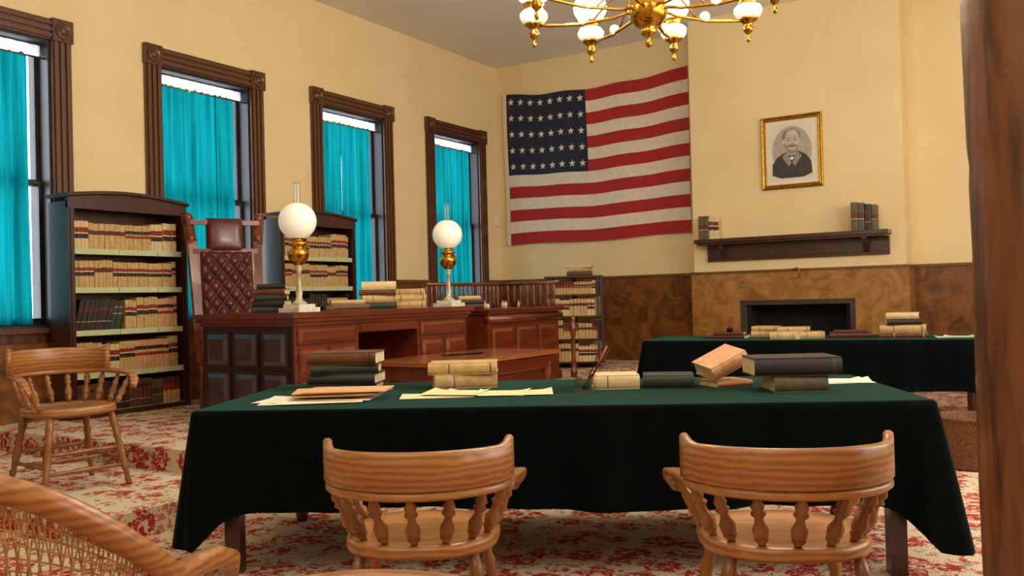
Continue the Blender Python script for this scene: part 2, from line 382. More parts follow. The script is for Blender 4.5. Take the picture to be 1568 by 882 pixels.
# ---------------------------------------------------------------- portrait
m_inkd=mat('engraving_dark',(58,56,54),.8,c2=(76,74,70),scale=40); m_inkm=mat('engraving_mid',(140,134,126),.8,c2=(158,152,142),scale=40); m_inkl=mat('engraving_light',(184,178,168),.8,c2=(168,162,152),scale=18); m_skin=mat('engraving_face',(206,200,188),.8,c2=(190,184,172),scale=30); m_vig=mat('engraving_ground',(226,222,210),.8,c2=(218,214,202),scale=6); m_ink4=mat('engraving_hair',(112,108,102),.8,c2=(146,140,132),scale=60)
def portrait():
    b=MB(); x0,x1,z0,z1=-.37,.37,-.45,.45
    prof=[(0,0),(0,-.035),(.012,-.045),(.03,-.03),(.042,-.034),(.055,-.018),(.055,0)]
    ring=[]
    for (i,y) in prof: ring.append([(x0+i,y,z0+i),(x1-i,y,z0+i),(x1-i,y,z1-i),(x0+i,y,z1-i)])
    vs=[p for r in ring for p in r]; fs=[]
    for r in range(len(prof)-1):
        for k in range(4): k2=(k+1)%4; fs.append((r*4+k,r*4+k2,(r+1)*4+k2,(r+1)*4+k))
    b.add(vs,fs,0)
    b.box((x0+.05,-.012,z0+.05),(x1-.05,0,z1-.05),1)
    S=1.22; OZ=.015
    def poly(pts,y,m):
        n=len(pts); pts=[(x*S,z*S+OZ) for x,z in pts]; cx=sum(p[0] for p in pts)/n; cz=sum(p[1] for p in pts)/n
        b.add([(x,y,z) for x,z in pts]+[(cx,y,cz)],[(k,(k+1)%n,n) for k in range(n)],m)
    def ell(cx,cz,rx,rz,y,m,n=28,a0=0,a1=2*PI):
        poly([(cx+rx*math.cos(a0+(a1-a0)*k/n),cz+rz*math.sin(a0+(a1-a0)*k/n)) for k in range(n)],y,m)
    b.box((-.255,-.0135,-.345),(.255,-.012,.345),2)
    ell(0,-.0,.195,.25,-.0142,3)
    # shoulders, coat, shirt, bow tie, lapels
    poly([(-.2,-.24),(-.195,-.13),(-.15,-.06),(-.06,-.01),(.07,-.01),(.14,-.05),(.19,-.12),(.2,-.24),(.11,-.275),(-.11,-.275)],-.015,4)
    poly([(-.045,-.01),(.05,-.01),(.02,-.08),(.0,-.1),(-.02,-.08)],-.0156,1)
    poly([(-.03,-.04),(0,-.05),(.03,-.04),(.03,-.07),(.0,-.06),(-.03,-.07)],-.016,4)
    poly([(-.1,-.06),(-.05,-.01),(-.005,-.12),(-.03,-.16)],-.0158,5); poly([(.1,-.06),(.055,-.01),(.005,-.12),(.03,-.16)],-.0158,5)
    ell(.0,.01,.055,.05,-.0162,5)
    ell(0,.105,.084,.108,-.0166,5)
    ell(.008,.108,.073,.102,-.0172,6)
    ell(-.079,.095,.012,.024,-.0173,6); ell(.083,.095,.010,.022,-.0173,6)
    # receding grey hair: two side masses, thin crown
    poly([(-.087,.10),(-.09,.16),(-.07,.2),(-.035,.22),(-.055,.185),(-.068,.14)],-.0175,7)
    poly([(.087,.10),(.09,.155),(.075,.195),(.045,.215),(.066,.18),(.074,.14)],-.0175,7)
    poly([(-.05,.208),(-.01,.222),(.035,.22),(.055,.206),(.03,.21),(-.01,.211)],-.0175,7)
    # brow, eyes
    for sx in (-.03,.036):
        ell(sx,.108,.015,.010,-.0178,5,12); ell(sx,.108,.008,.005,-.018,4,12); poly([(sx-.02,.122),(sx,.13),(sx+.02,.124),(sx+.018,.132),(sx,.137),(sx-.018,.131)],-.018,7)
    poly([(.0,.112),(.008,.112),(.019,.072),(.010,.066),(.012,.078)],-.018,5)
    poly([(-.014,.072),(.018,.072),(.012,.064),(-.008,.064)],-.0181,7)
    # walrus moustache and chin shadow
    poly([(-.058,.026),(-.05,.048),(-.02,.062),(.004,.06),(.03,.062),(.056,.048),(.064,.026),(.04,.036),(.004,.042),(-.034,.036)],-.0182,7)
    poly([(-.02,.034),(.004,.038),(.028,.034),(.004,.028)],-.0183,4)
    poly([(-.04,.005),(.004,-.002),(.046,.005),(.03,-.012),(.004,-.018),(-.024,-.012)],-.0178,5)
    b.obj('framed_portrait',[m_gold,m_paper,m_vig,m_inkl,m_inkd,m_inkm,m_skin,m_ink4],T(4.605,YC-.001,2.945))
portrait()

# ---------------------------------------------------------------- mantel shelf
b=MB(); ZM=1.91
b.box((3.40,YC-.26,ZM-.05),(5.72,YC-.0,ZM)); b.box((3.43,YC-.235,ZM-.075),(5.69,YC,ZM-.05))
b.box((3.50,YC-.035,1.63),(5.70,YC,ZM-.075)); b.box((3.50,YC-.045,1.63),(5.70,YC-.035,1.67)); 
for x in (3.70,5.42):
    b.prism([(0,ZM-.075),(-.19,ZM-.075),(-.19,ZM-.10),(-.13,ZM-.13),(-.08,ZM-.19),(-.05,ZM-.24),(0,ZM-.25)],0,.06,0,T(x+.06,YC-.03,0)@RZ(90))
b.obj('mantel_shelf',[m_case],bevel=.004)
b=MB(); b.tube([(-.05,0,.055),(.03,0,.055),(.035,0,.05),(.035,-.0,-.03),(.03,-.02,-.045),(-.02,-.035,-.045),(-.025,-.04,-.03)],.009,0,8)
b.lathe([(.02,0),(.02,.008),(0,.01)],0,T(0,.02,.055)@RX(90),12); b.obj('brass_hook',[m_brass],T(4.63,YC-.065,1.44))
b=MB(); b.box((0,0,-.075),(.10,.02,.075)); b.box((.012,-.004,-.06),(.088,0,.06)); b.tube([(.05,-.002,.0),(.05,-.018,.012)],.007,0); b.obj('light_switch',[m_white],T(.0,11.40,2.42)@RZ(90)@T(0,-.02,0),bevel=.003)

# ---------------------------------------------------------------- books
def std_book(mb,x,w,h,d,yf,z,spec,M=I4,lean=0):
    cover,bands=spec
    c=BK[cover]
    def L(px,py,pz): return (px+lean*(pz-z),py,pz)
    ex=[(0,.0),(.18,-.006),(.82,-.006),(1,0)]
    zs=[0]; ms=[]
    for fr,mn in bands: zs.append(zs[-1]+fr); ms.append(BK[mn])
    tot=zs[-1]; vs=[];fs=[];mm=[]
    for zz in zs:
        for (fx,fy) in ex: vs.append(L(x+w*fx,yf+fy,z+h*zz/tot))
    for i in range(len(zs)-1):
        for k in range(3): a=i*4+k; fs.append((a,a+1,a+5,a+4)); mm.append(ms[i])
    b0=len(vs)
    vs+= [L(x,yf,z),L(x+w,yf,z),L(x+w,yf+d,z),L(x,yf+d,z),L(x,yf,z+h),L(x+w,yf,z+h),L(x+w,yf+d,z+h),L(x,yf+d,z+h)]
    for q,mt in (((1,2,6,5),c),((3,0,4,7),c),((2,3,7,6),BK['page'])): fs.append(tuple(b0+k for k in q)); mm.append(mt)
    t=.003; hh=h-.006
    b1=len(vs); vs+=[L(x+t,yf+.002,z+hh),L(x+w-t,yf+.002,z+hh),L(x+w-t,yf+d-.004,z+hh),L(x+t,yf+d-.004,z+hh)]
    fs.append((b1,b1+1,b1+2,b1+3)); mm.append(BK['page'])
    for (xa,xb) in ((x,x+t),(x+w-t,x+w)):
        bb=len(vs); vs+=[L(xa,yf,z+h),L(xb,yf,z+h),L(xb,yf+d,z+h),L(xa,yf+d,z+h)]; fs.append((bb,bb+1,bb+2,bb+3)); mm.append(c)
    bb=len(vs); vs+=[L(x+w*fx,yf+fy,z+h) for fx,fy in ex]+[L(x+w,yf+.003,z+h),L(x,yf+.003,z+h)]; fs.append((bb,bb+1,bb+2,bb+3,bb+4,bb+5)); mm.append(c)
    mb.add(vs,fs,mm,False,M)
LAW=('tan',[(.5,'tan'),(.10,'red'),(.05,'tan'),(.13,'black'),(.22,'tan')])
LAW2=('tan',[(.46,'tan'),(.14,'black'),(.04,'cream'),(.12,'red'),(.24,'tan')])
LAW3=('cream',[(.40,'cream'),(.16,'black'),(.05,'cream'),(.17,'red'),(.22,'cream')])
LAW4=('tan',[(.58,'tan'),(.16,'maroon'),(.26,'tan')])
PNK=('pink',[(.48,'pink'),(.10,'red'),(.1,'pink'),(.12,'black'),(.2,'pink')])
DRK=('green',[(.6,'green'),(.03,'tan'),(.2,'green'),(.03,'tan'),(.14,'green')])
BLK=('black',[(.3,'black'),(.02,'tan'),(.3,'black'),(.12,'maroon'),(.26,'black')])
BRN=('brown',[(.3,'brown'),(.02,'tan'),(.4,'brown'),(.1,'black'),(.18,'brown')])
RED=('maroon',[(.5,'tan'),(.25,'red'),(.25,'maroon')])
OLV=('olive',[(.4,'olive'),(.03,'tan'),(.2,'maroon'),(.37,'olive')])
def row(mb,x0,x1,z,hmax,yf,kinds,rng,d=.17,lean_to=None,M=I4,late=None):
    x=x0; kind=kinds[0]; left=0; leaned=False
    while True:
        if left<=0:
            kk=late if (late and lean_to and x>=lean_to) else kinds
            kind=rng.choice(kk); left=rng.randint(3,8); hg=hmax*rng.uniform(.80,.98); wg=rng.uniform(.034,.048)
        w=wg*rng.uniform(.88,1.12)
        ln=.24 if (lean_to and x<lean_to) else 0
        if leaned and not ln: x+=hg*.23; leaned=False; left=0; continue
        if x+w+(hg*ln)>x1: break
        if ln: leaned=True
        std_book(mb,x,w-.0015,hg*rng.uniform(.97,1.0)*(.93 if ln else 1),d,yf+rng.uniform(0,.01),z,kind,M,ln)
        x+=w; left-=1
def flat_book(mb,M,L,W,Tk,cover='brown',page='page',label=None):
    c=BK[cover];p=BK[page]; t=min(.005,Tk*.12)
    mb.box((0,0.004,0),(L,W,t),c,M); mb.box((0,0.004,Tk-t),(L,W,Tk),c,M)
    mb.box((.005,.01,t),(L-.005,W-.006,Tk-t),p,M)
    n=6; vs=[];fs=[]; mm=[]
    cuts=[0,.08,.1,.3,.32,.68,.7,.9,.92,1] 
    for cx in cuts:
        for k in range(n+1):
            g=-PI/2+PI*k/n; vs.append((L*cx,.012-.016*math.cos(g)*1.0,Tk/2+Tk/2*math.sin(g)))
    for i in range(len(cuts)-1):
        for k in range(n):
            a=i*(n+1)+k; fs.append((a,a+n+1,a+n+2,a+1))
            m_=c
            if label:
                if i==3: m_=BK[label[0]]
                if i==7: m_=BK[label[1]]
            mm.append(m_)
    mb.add(vs,fs,mm,True,M)
def book_stack(name,M,items,parent=None):
    mb=MB(); z=0
    for (L,W,Tk,cov,rot,lab) in items:
        flat_book(mb,T(0,0,z)@RZ(rot)@T(-L/2,-W/2,0),L,W,Tk,cov,'page',lab); z+=Tk
    return mb.obj(name,BKL,M,parent)

# ---------------------------------------------------------------- bookcases
def bookcase(M,W,Dp,seed,plan):
    b=MB(); H=1.84
    b.box((0,-Dp,0),(.055,0,H)); b.box((W-.055,-Dp,0),(W,0,H)); b.box((.055,-.02,0),(W-.055,0,H))
    b.box((.055,-Dp+.01,0),(W-.055,-.02,.035)); b.box((-.01,-Dp-.012,0),(W+.01,-Dp+.0,.045))
    for x in (0,W-.055):
        b.box((x,-Dp-.012,.045),(x+.055,-Dp,H-.03)); b.box((x+.018,-Dp-.02,.08),(x+.037,-Dp-.012,H-.06))
    n=14
    arch=[(W*(1-k/n),H+.03+.05*math.sin(PI*k/n)) for k in range(n+1)]
    b.prism([(0,H-.06),(W,H-.06)]+arch,-Dp-.015,-Dp+.02)
    b.box((.055,-Dp+.02,H-.03),(W-.055,-.0,H))
    b.ribbon([(W*k/n-.02+(.04*k/n),-Dp/2-.012,H+.03+.05*math.sin(PI*k/n)) for k in range(n+1)],Dp+.05,(0,.035),0,smooth=False)
    zs=[.035,.37,.735,1.10,1.43]
    for z in zs[1:]: b.box((.055,-Dp+.012,z-.025),(W-.055,-.02,z))
    for z in zs:
        for (s0,s1) in [(.055,.40*W),(.40*W,.73*W),(.73*W,W-.055)]: b.box((s0+.003,-Dp-.004,z-.035 if z>.1 else z-.01),(s1-.003,-Dp+.012,z+.012),1)
    o=b.obj('bookcase',[m_case,m_felt],M)
    k=MB(); rng=random.Random(seed)
    for z,top,(kinds,ln) in zip(zs,zs[1:]+[1.78],plan):
        row(k,.062,W-.062,z+.001,(top-z)*.87-.01,-Dp+.025,kinds,rng,d=min(.2,Dp-.06),lean_to=ln,late=[PNK,LAW2])
    k.obj('law_books',BKL,parent=o)
    return o
RL=RZ(90)
bookcase(T(.105,4.27,.30)@RL,1.17,.27,3,[([DRK,BRN,BLK,OLV,RED],None),([PNK,LAW2,LAW3],None),([DRK,BLK],.45),([LAW,LAW2,LAW4],None),([LAW,LAW3,LAW4],None)])
bookcase(T(.105,6.62,.30)@RL,1.17,.27,5,[([DRK,BRN],None),([PNK,LAW2],None),([LAW,BLK],None),([LAW,LAW2,LAW4],None),([LAW2,LAW,LAW3],None)])

def revolving(M):
    b=MB(); s=.36
    for z in (.08,.46,.84,1.20): b.box((-s,-s,z),(s,s,z+.025))
    b.box((-s-.02,-s-.02,1.50),(s+.02,s+.02,1.53)); b.box((-.03,-.03,.02),(.03,.03,1.5)); 
    b.box((-.3,-.04,0),(.3,.04,.07)); b.box((-.04,-.3,0),(.04,.3,.07))
    for q in range(4):
        R=RZ(90*q)
        for x in (-s,-s+.045): b.box((x,-s-.014,.08),(x+.025,-s,1.50),0,R)
        for x in (s-.07,s-.025): b.box((x,-s-.014,.08),(x+.025,-s,1.50),0,R)
    o=b.obj('revolving_bookcase',[m_rev],M)
    k=MB(); rng=random.Random(11)
    for q in (0,1,3):
        for z in (.107,.487,.867,1.227):
            row(k,-s+.08,s-.06,z,.32 if z<1.2 else .25,-s+.01,[LAW,LAW3,RED,LAW4],rng,d=.15,M=RZ(90*q))
    k.obj('law_books',BKL,parent=o)
revolving(T(1.88,10.40,.30)@RZ(27)@SC(1,1,.78))

# ---------------------------------------------------------------- judge bench
def bench():
    b=MB(); x0,x1,y0,y1=1.50,2.52,4.72,6.96; zb=.30; zt=1.09
    k0,k1=5.43,6.20
    b.box((x0,y0,zb),(x1,k0,zt)); b.box((x0,k1,zb),(x1,y1,zt)); b.box((x0,k0,zb),(x0+.04,k1,zt)); b.box((x0,k0,zt-.11),(x1,k1,zt))
    b.box((x0-.02,y0-.02,zb),(x1+.02,k0+.0,zb+.09)); b.box((x0-.02,k1,zb),(x1+.02,y1+.02,zb+.09))
    b.box((x0-.02,y0-.02,zt-.03),(x1+.02,y1+.02,zt)); b.box((x0-.04,y0-.04,zt),(x1+.04,y1+.04,zt+.03)); b.box((x0-.06,y0-.06,zt+.03),(x1+.06,y1+.06,zt+.07))
    b.box((x0+.03,y0+.03,zt+.07),(x1-.03,y1-.03,zt+.072),0)
    fcM=T(x0,y0,0); wd=x1-x0
    b.box((0,-.008,zb+.09),(wd,0,zt-.03),1,fcM)
    n=3; pw=(wd-.06*(n+1))/n
    for i in range(n):
        for (za,zc) in ((zb+.13,zb+.40),(zb+.45,zt-.08)):
            xa=.06+i*(pw+.06)
            b.box((xa-.012,-.022,za-.012),(xa+pw+.012,-.008,zc+.012),1,fcM)
            b.panel((xa+.01,za+.01,-.0225),(xa+pw-.01,zc-.01),.035,.018,2,fcM)
    fM=T(x1,0,0)@RZ(90)
    for (a,c) in ((y0,k0),(k1,y1)):
        b.box((a+.03,-.012,zt-.17),(c-.03,0,zt-.05),0,fM)
        b.panel((a+.05,zt-.16,-.012),(c-.05,zt-.06),.02,.01,0,fM)
        pw=(c-a-.15)/2
        for i in range(2):
            xa=a+.05+i*(pw+.05)
            for (za,zc) in ((zb+.13,zb+.34),(zb+.38,zt-.21)):
                b.box((xa-.01,-.012,za-.01),(xa+pw+.01,0,zc+.01),0,fM); b.panel((xa+.01,za+.01,-.0125),(xa+pw-.01,zc-.01),.03,.014,0,fM)
    b.box((k0+.02,-.008,zt-.10),(k1-.02,0,zt-.04),0,fM)
    b.obj('judge_bench',[m_mah,m_mahd,mat('panel_painted_sheen',(62,50,62),.25,c2=(54,42,52),scale=6,coat=.6)],bevel=.004)  # bluish daylight reflection put into the end panels' colour
bench()
ZB=1.163
m_glass2=mat('cut_glass_stem',(196,190,160),.1,c2=(150,130,80),scale=12,coat=.8)
def oil_lamp(M,s=1):
    b=MB()
    b.box((-.11,-.11,0),(.11,.11,.035),0); b.box((-.085,-.085,.035),(.085,.085,.06),0)
    b.lathe([(.055,.06),(.06,.07),(.03,.09),(.022,.12),(.028,.15),(.02,.18),(.018,.30),(.026,.33),(.018,.345),(.03,.36)],1,n=24)
    b.lathe([(.03,.36),(.05,.38),(.075,.41),(.083,.45),(.078,.475),(.05,.49),(.045,.50),(.07,.515),(.075,.53),(.05,.54),(.035,.55),(.04,.565),(.06,.58),(.06,.59),(.0,.59)],2,n=28)
    b.tube([(.0,.03,.5),(.0,.10,.5)],.004,2); b.lathe([(.018,0),(.018,.006),(0,.006)],2,T(0,.1,.5)@RX(-90),12)
    R=.145; pr=[(R*math.sin(g),.70-R*math.cos(g)) for g in [math.radians(a) for a in range(24,162,8)]]
    b.lathe(pr,3,n=32)
    b.lathe([(.03,.60),(.032,.68),(.028,.80),(.026,.98),(.028,1.0)],4,n=20)
    b.obj('oil_lamp',[m_marble,m_glass2,m_brass,m_opal,m_glass],M@Matrix.Scale(s,4))
oil_lamp(T(2.42,4.88,ZB),1.0); oil_lamp(T(2.44,6.80,ZB),.98)
book_stack('dark_book_stack',T(2.08,4.92,ZB)@RZ(35),[(.27,.2,.045,'green',4,None),(.26,.2,.05,'black',-5,None),(.25,.19,.045,'green',6,None),(.25,.18,.045,'brown',-3,None),(.22,.17,.04,'black',8,None)])
book_stack('book_stack',T(2.28,5.97,ZB)@RZ(40),[(.32,.24,.06,'green',0,None),(.3,.23,.06,'tan',6,('red','black')),(.32,.24,.05,'brown',-4,None),(.30,.22,.07,'cream',3,None)])
book_stack('law_book_stack',T(2.26,6.40,ZB)@RZ(35),[(.34,.22,.06,'tan',0,('red','black')),(.34,.22,.06,'tan',4,('red','black')),(.32,.2,.055,'tan',-3,('red','black'))])
book_stack('open_ledger',T(2.28,5.56,ZB)@RZ(60),[(.32,.25,.05,'brown',0,None),(.28,.2,.035,'tan',-8,None)])
def quill_stand(name,M,s=1,pens=2):
    b=MB(); b.box((-.05,-.035,0),(.05,.035,.012),1); b.lathe([(.022,.012),(.026,.03),(.02,.05),(.012,.055),(.014,.065)],0,T(-.02,0,0),14); b.lathe([(.018,.012),(.02,.03),(.012,.045)],0,T(.025,0,0),14)
    for k in range(pens): b.tube([(-.02+.01*k,0,.03),(.02+.05*k,.01,.17)],[.003,.005],2)
    b.obj(name,[m_iron,m_case,m_pencil],M@Matrix.Scale(s,4))
quill_stand('inkstand',T(2.38,5.16,ZB),1,0)

m_oakr=mat('chair_frame_redwood',(128,62,30),.3,c2=(88,40,18),scale=14,stretch=(1,1,.3),coat=.5)
def judge_chair(M):
    b=MB()
    for sx in (-1,1):
        for yy_ in (-.22,.24): 
            m_,l=seg((sx*.26,yy_,0),(sx*.25,yy_*.95,.42)); b.lathe([(.022,0),(.03,.05),(.024,.12),(.034,.2),(.026,.3),(.032,.42)],0,m_,12)
        pts=[(sx*.25,-.22,.40),(sx*.27,-.25,.7),(sx*.285,-.31,1.05),(sx*.30,-.38,1.40),(sx*.325,-.42,1.62)]
        for i in range(len(pts)-1):
            m_,l=seg(pts[i],pts[i+1]); b.box((-.04,-.028,-.01),(.04,.028,l+.01),0,m_)
        b.sphere((sx*.325,-.425,1.62),.05,0,14,8); b.sphere((sx*.305,-.39,1.44),.045,0,12,8)
        b.tube([(sx*.36,-.41,1.66),(sx*.31,-.40,1.60),(sx*.34,-.385,1.52),(sx*.30,-.37,1.46)],[.012,.024,.02,.012],0,8)
        b.tube([(sx*.27,-.25,.72),(sx*.31,-.05,.71),(sx*.32,.15,.70),(sx*.30,.24,.67)],[.028,.03,.034,.026],0,10)
        m_,l=seg((sx*.28,.2,.42),(sx*.31,.18,.69)); b.lathe([(.02,0),(.03,.06),(.018,.14),(.026,l)],0,m_,12)
    b.box((-.28,-.24,.38),(.28,.27,.43),0)
    m_,l=seg((-.31,-.415,1.58),(.31,-.415,1.58)); b.box((-.045,-.02,0),(.045,.02,l),0,m_)
    m_,l=seg((-.29,-.37,1.33),(.29,-.37,1.33)); b.box((-.04,-.02,0),(.04,.02,l),0,m_)
    n=16; vs=[];fs=[]
    for j in range(n+1):
        for i in range(n+1):
            x=-.27+.54*i/n; y=-.22+.48*j/n; e_=max(abs(2*i/n-1),abs(2*j/n-1)); vs.append((x,y,.43+.07*(1-e_**4)))
    for j in range(n):
        for i in range(n): k=j*(n+1)+i; fs.append((k,k+1,k+n+2,k+n+1))
    b.add(vs,fs,1,True)
    P0=Vector((0,-.20,.50)); P1=Vector((0,-.34,1.33)); ax=(P1-P0); Ln=ax.length; ax.normalize(); nrm=Vector((0,ax.z,-ax.y))
    nu,nv=60,80; vs=[];fs=[]; hw=.235; px=.118; pz=.15
    for j in range(nv+1):
        for i in range(nu+1):
            x=-hw+2*hw*i/nu; t=Ln*j/nv
            a=(x/px+t/pz); c=(x/px-t/pz)
            hgt=.045*(abs(math.sin(PI*a/1))*abs(math.sin(PI*c/1)))**.45
            e_=1-max(abs(2*i/nu-1)**10,abs(2*j/nv-1)**14)
            p=P0+ax*t+nrm*(.02+hgt)*e_; vs.append((x,p.y,p.z))
    for j in range(nv):
        for i in range(nu): k=j*(nu+1)+i; fs.append((k,k+1,k+nu+2,k+nu+1))
    b.add(vs,fs,1,True)
    for j in range(-2,30):
        for i in range(-3,4):
            for (x,t) in ((px*i,pz*j),(px*(i+.5),pz*(j+.5))):
                if abs(x)<hw*.93 and .03<t<Ln-.03:
                    p=P0+ax*t+nrm*.022; b.sphere((x,p.y,p.z),.012,1,8,6)
    b.box((-.25,-.02,0),(.25,.0,Ln),0,Matrix.Translation(P0)@RX(math.degrees(math.atan2(.14,.83))))
    C=Vector((0,-.335,1.47)); n=18; vs=[];fs=[]
    for j in range(n+1):
        for i in range(n+1):
            u=2*i/n-1; v=2*j/n-1; e_=(1-abs(u)**5)*(1-abs(v)**5)
            vs.append((u*.17,C.y-.055*1-.02*v+.06*e_**.5+.01,C.z+v*.15))
    for j in range(n):
        for i in range(n): k=j*(n+1)+i; fs.append((k,k+1,k+n+2,k+n+1))
    b.add(vs,fs,1,True)
    b.box((-.165,-.42,1.33),(.165,-.385,1.61),1)
    b.obj('judge_chair',[m_oakr,m_leather],M)
judge_chair(T(1.08,5.40,.30)@RZ(-120)@SC(1.0,1.04,1.08))

def clerk_desk():
    b=MB(); x0,x1,y0,y1=1.72,2.50,7.36,8.82; zb=.30; zt=1.07
    b.box((x0,y0,zb),(x1,y1,zt)); b.box((x0-.02,y0-.02,zb),(x1+.02,y1+.02,zb+.1)); b.box((x0-.03,y0-.03,zt),(x1+.03,y1+.03,zt+.03)); b.box((x0-.05,y0-.05,zt+.03),(x1+.05,y1+.05,zt+.055))
    b.tube([(x1+.01,y0-.02,zt-.05),(x1+.01,y1+.02,zt-.05)],.045,0,12)
    fM=T(x1,0,0)@RZ(90); n=3; pw=(y1-y0-.06*4)/3
    for i in range(n):
        xa=y0+.06+i*(pw+.06); b.box((xa-.01,-.012,zb+.14),(xa+pw+.01,0,zt-.13),0,fM); b.panel((xa+.01,zb+.16,-.0125),(xa+pw-.01,zt-.15),.03,.014,0,fM)
    zg=zt+.055
    for (p,q) in (((x0+.02,y0+.0),(x0+.02,y1)),((x0+.02,y1),(x1-.05,y1))):
        p=Vector((*p,0));q=Vector((*q,0)); l=(q-p).length; n=max(3,int(l/.085))
        for k in range(n+1):
            c=p+(q-p)*k/n; b.lathe([(.012,0),(.022,.03),(.012,.06),(.026,.11),(.014,.18),(.021,.23),(.012,.26)],1,T(c.x,c.y,zg),8)
        b.tube([(p.x,p.y,zg+.27),(q.x,q.y,zg+.27)],.02,1,8)
    b.obj('clerk_desk',[m_mah,m_oakr],bevel=0)
clerk_desk()
b=MB(); rng=random.Random(4)
for k in range(9):
    y=0+k*.12; h=rng.uniform(.04,.075); r=rng.uniform(.016,.024)
    b.lathe([(r,0),(r,h*.6),(r*.4,h*.75),(r*.45,h)],k%3,T(rng.uniform(-.04,.04),y,0),12)
b.obj('ink_bottles',[m_white,m_iron,m_folder],T(2.05,7.72,1.127))
book_stack('clerk_book_stack',T(2.2,7.5,1.127)@RZ(35),[(.28,.2,.05,'maroon',0,None),(.26,.19,.045,'black',8,None),(.22,.16,.04,'cream',-6,None)])
book_stack('top_book_stack',T(1.98,10.38,.30+1.53*.78+.0005)@RZ(25),[(.34,.24,.06,'brown',0,None),(.3,.2,.045,'tan',5,('red','black')),(.34,.2,.04,'cream',-7,None)])
b=MB(); b.lathe([(.05,0),(.05,.1),(.03,.12),(.045,.2),(.028,.3),(.038,.5),(.026,.6),(.045,.7),(.05,.72),(.05,.82),(.03,.84),(.05,.88),(.04,.93),(0,.95)],0,n=18)
b.obj('railing_post',[m_oakr],T(2.60,8.98,.30)@Matrix.Scale(.75,4))

def wood_table():
    b=MB(); x0,x1,y0,y1=2.74,3.56,5.25,6.95; z=.76
    b.box((x0,y0,z-.035),(x1,y1,z)); b.box((x0+.06,y0+.06,z-.15),(x1-.06,y1-.06,z-.035),1)
    for x in (x0+.1,x1-.1):
        for y in (y0+.1,y1-.1): b.lathe([(.025,0),(.032,.03),(.022,.1),(.04,.2),(.028,.34),(.042,.46),(.03,.52),(.045,.55),(.045,.66)],1,T(x,y,0),16)
    b.obj('reporter_table',[m_tbl,m_mah],bevel=.005)
wood_table()
b=MB(); b.tube([(0,0,.006),(.3,.05,.006)],.006,0); b.tube([(.0,.035,.006),(.3,.012,.012)],.006,0)
for c in ((-.03,-.01),(-.03,.045)): b.tube([(c[0]+.03*math.cos(g*PI/6),c[1]+.02*math.sin(g*PI/6),.007) for g in range(13)],.004,0,6)
b.obj('scissors',[m_iron],T(3.05,5.95,.762)@RZ(50))

# ---------------------------------------------------------------- cloth-covered tables
def cloth_table(M,L,W,H,drop,cdrop,seed,legs='sq'):
    b=MB(); rng=random.Random(seed); rc=.035
    pts=[]
    def edge(p,q,n_):
        l=(Vector(q)-Vector(p)).length; n=int(l/.03)
        for k in range(n): t=k/n; pts.append((p[0]+(q[0]-p[0])*t,p[1]+(q[1]-p[1])*t,n_[0],n_[1]))
    def corner(cx,cy,a0):
        for k in range(7):
            g=math.radians(a0+90*k/7); pts.append((cx+rc*math.cos(g),cy+rc*math.sin(g),math.cos(g),math.sin(g)))
    edge((rc,0),(L-rc,0),(0,-1)); corner(L-rc,rc,-90); edge((L,rc),(L,W-rc),(1,0)); corner(L-rc,W-rc,0); edge((L-rc,W),(rc,W),(0,1)); corner(rc,W-rc,90); edge((0,W-rc),(0,rc),(-1,0)); corner(rc,rc,180)
    n=len(pts); s=0; S=[]
    for i,p in enumerate(pts):
        S.append(s); q=pts[(i+1)%n]; s+=math.hypot(q[0]-p[0],q[1]-p[1])+.01
    ph=[rng.uniform(0,6) for _ in range(6)]
    lv=16; vs=[];fs=[]
    for j in range(-1,lv+1):
        for i,(x,y,nx,ny) in enumerate(pts):
            dc=min(math.hypot(x-a,y-c) for a in (0,L) for c in (0,W)); cf=math.exp(-(dc/.13)**2)
            if j<0: vs.append((x-nx*.012,y-ny*.012,H)); continue
            t=j/lv; w_=S[i]
            fold=(.020*math.sin(w_*9+ph[0]+1.2*math.sin(w_*2.1))+.012*math.sin(w_*17+ph[1]))*t**.8*(1-.4*cf)
            fl=.02*t+cf*(.07*t**.9+.03*math.sin(w_*40)*t)
            o=fl+fold+.004
            dd=(drop+cdrop*cf+.012*math.sin(w_*3+ph[2]))
            vs.append((x+nx*o,y+ny*o,H-.008-dd*t))
    for j in range(lv+1):
        for i in range(n): i2=(i+1)%n; fs.append((j*n+i,(j+1)*n+i,(j+1)*n+i2,j*n+i2))
    b.add(vs,fs,0,True)
    b.add([vs[i] for i in range(n)],[tuple(range(n))],0,False)
    b.box((.02,.02,H-.05),(L-.02,W-.02,H-.012),1)
    for x in (.14,L-.14):
        for y in (.14,W-.14):
            if (legs=='mix' and y>W/2): b.lathe([(.028,0),(.036,.04),(.022,.08),(.04,.13),(.03,.18),(.045,.3),(.045,H-.05)],1,T(x,y,0),16)
            else: b.box((x-.035,y-.035,0),(x+.035,y+.035,H-.05),1)
    return b.obj('cloth_covered_table',[m_cloth,m_case],M)
NT=T(4.08,2.57,0)@RZ(27); FT=T(3.78,8.25,0)@RZ(9)
cloth_table(NT,3.22,1.22,.76,.43,.18,2,'mix')
cloth_table(FT,3.15,1.0,.76,.45,.14,5)
ZT0=.7605
def paper(name,M,sheets,m):
    b=MB(); rng=random.Random(len(name)+int(M.translation.x*100)); z=0
    for (x,y,w,h,r) in sheets:
        n=8; vs=[];fs=[]; R=T(x,y,0)@RZ(r)
        for j in range(n+1):
            for i in range(n+1):
                u=i/n;v=j/n; vs.append((w*(u-.5),h*(v-.5),z+.0015+.012*(abs(u-.5)*2)**6*(1 if (x*7)%1<.6 else .2)*(v)))
        for j in range(n):
            for i in range(n): k=j*(n+1)+i; fs.append((k,k+1,k+n+2,k+n+1))
        b.add(vs,fs,0,True,R); z+=.0025
    return b.obj(name,[m],M)
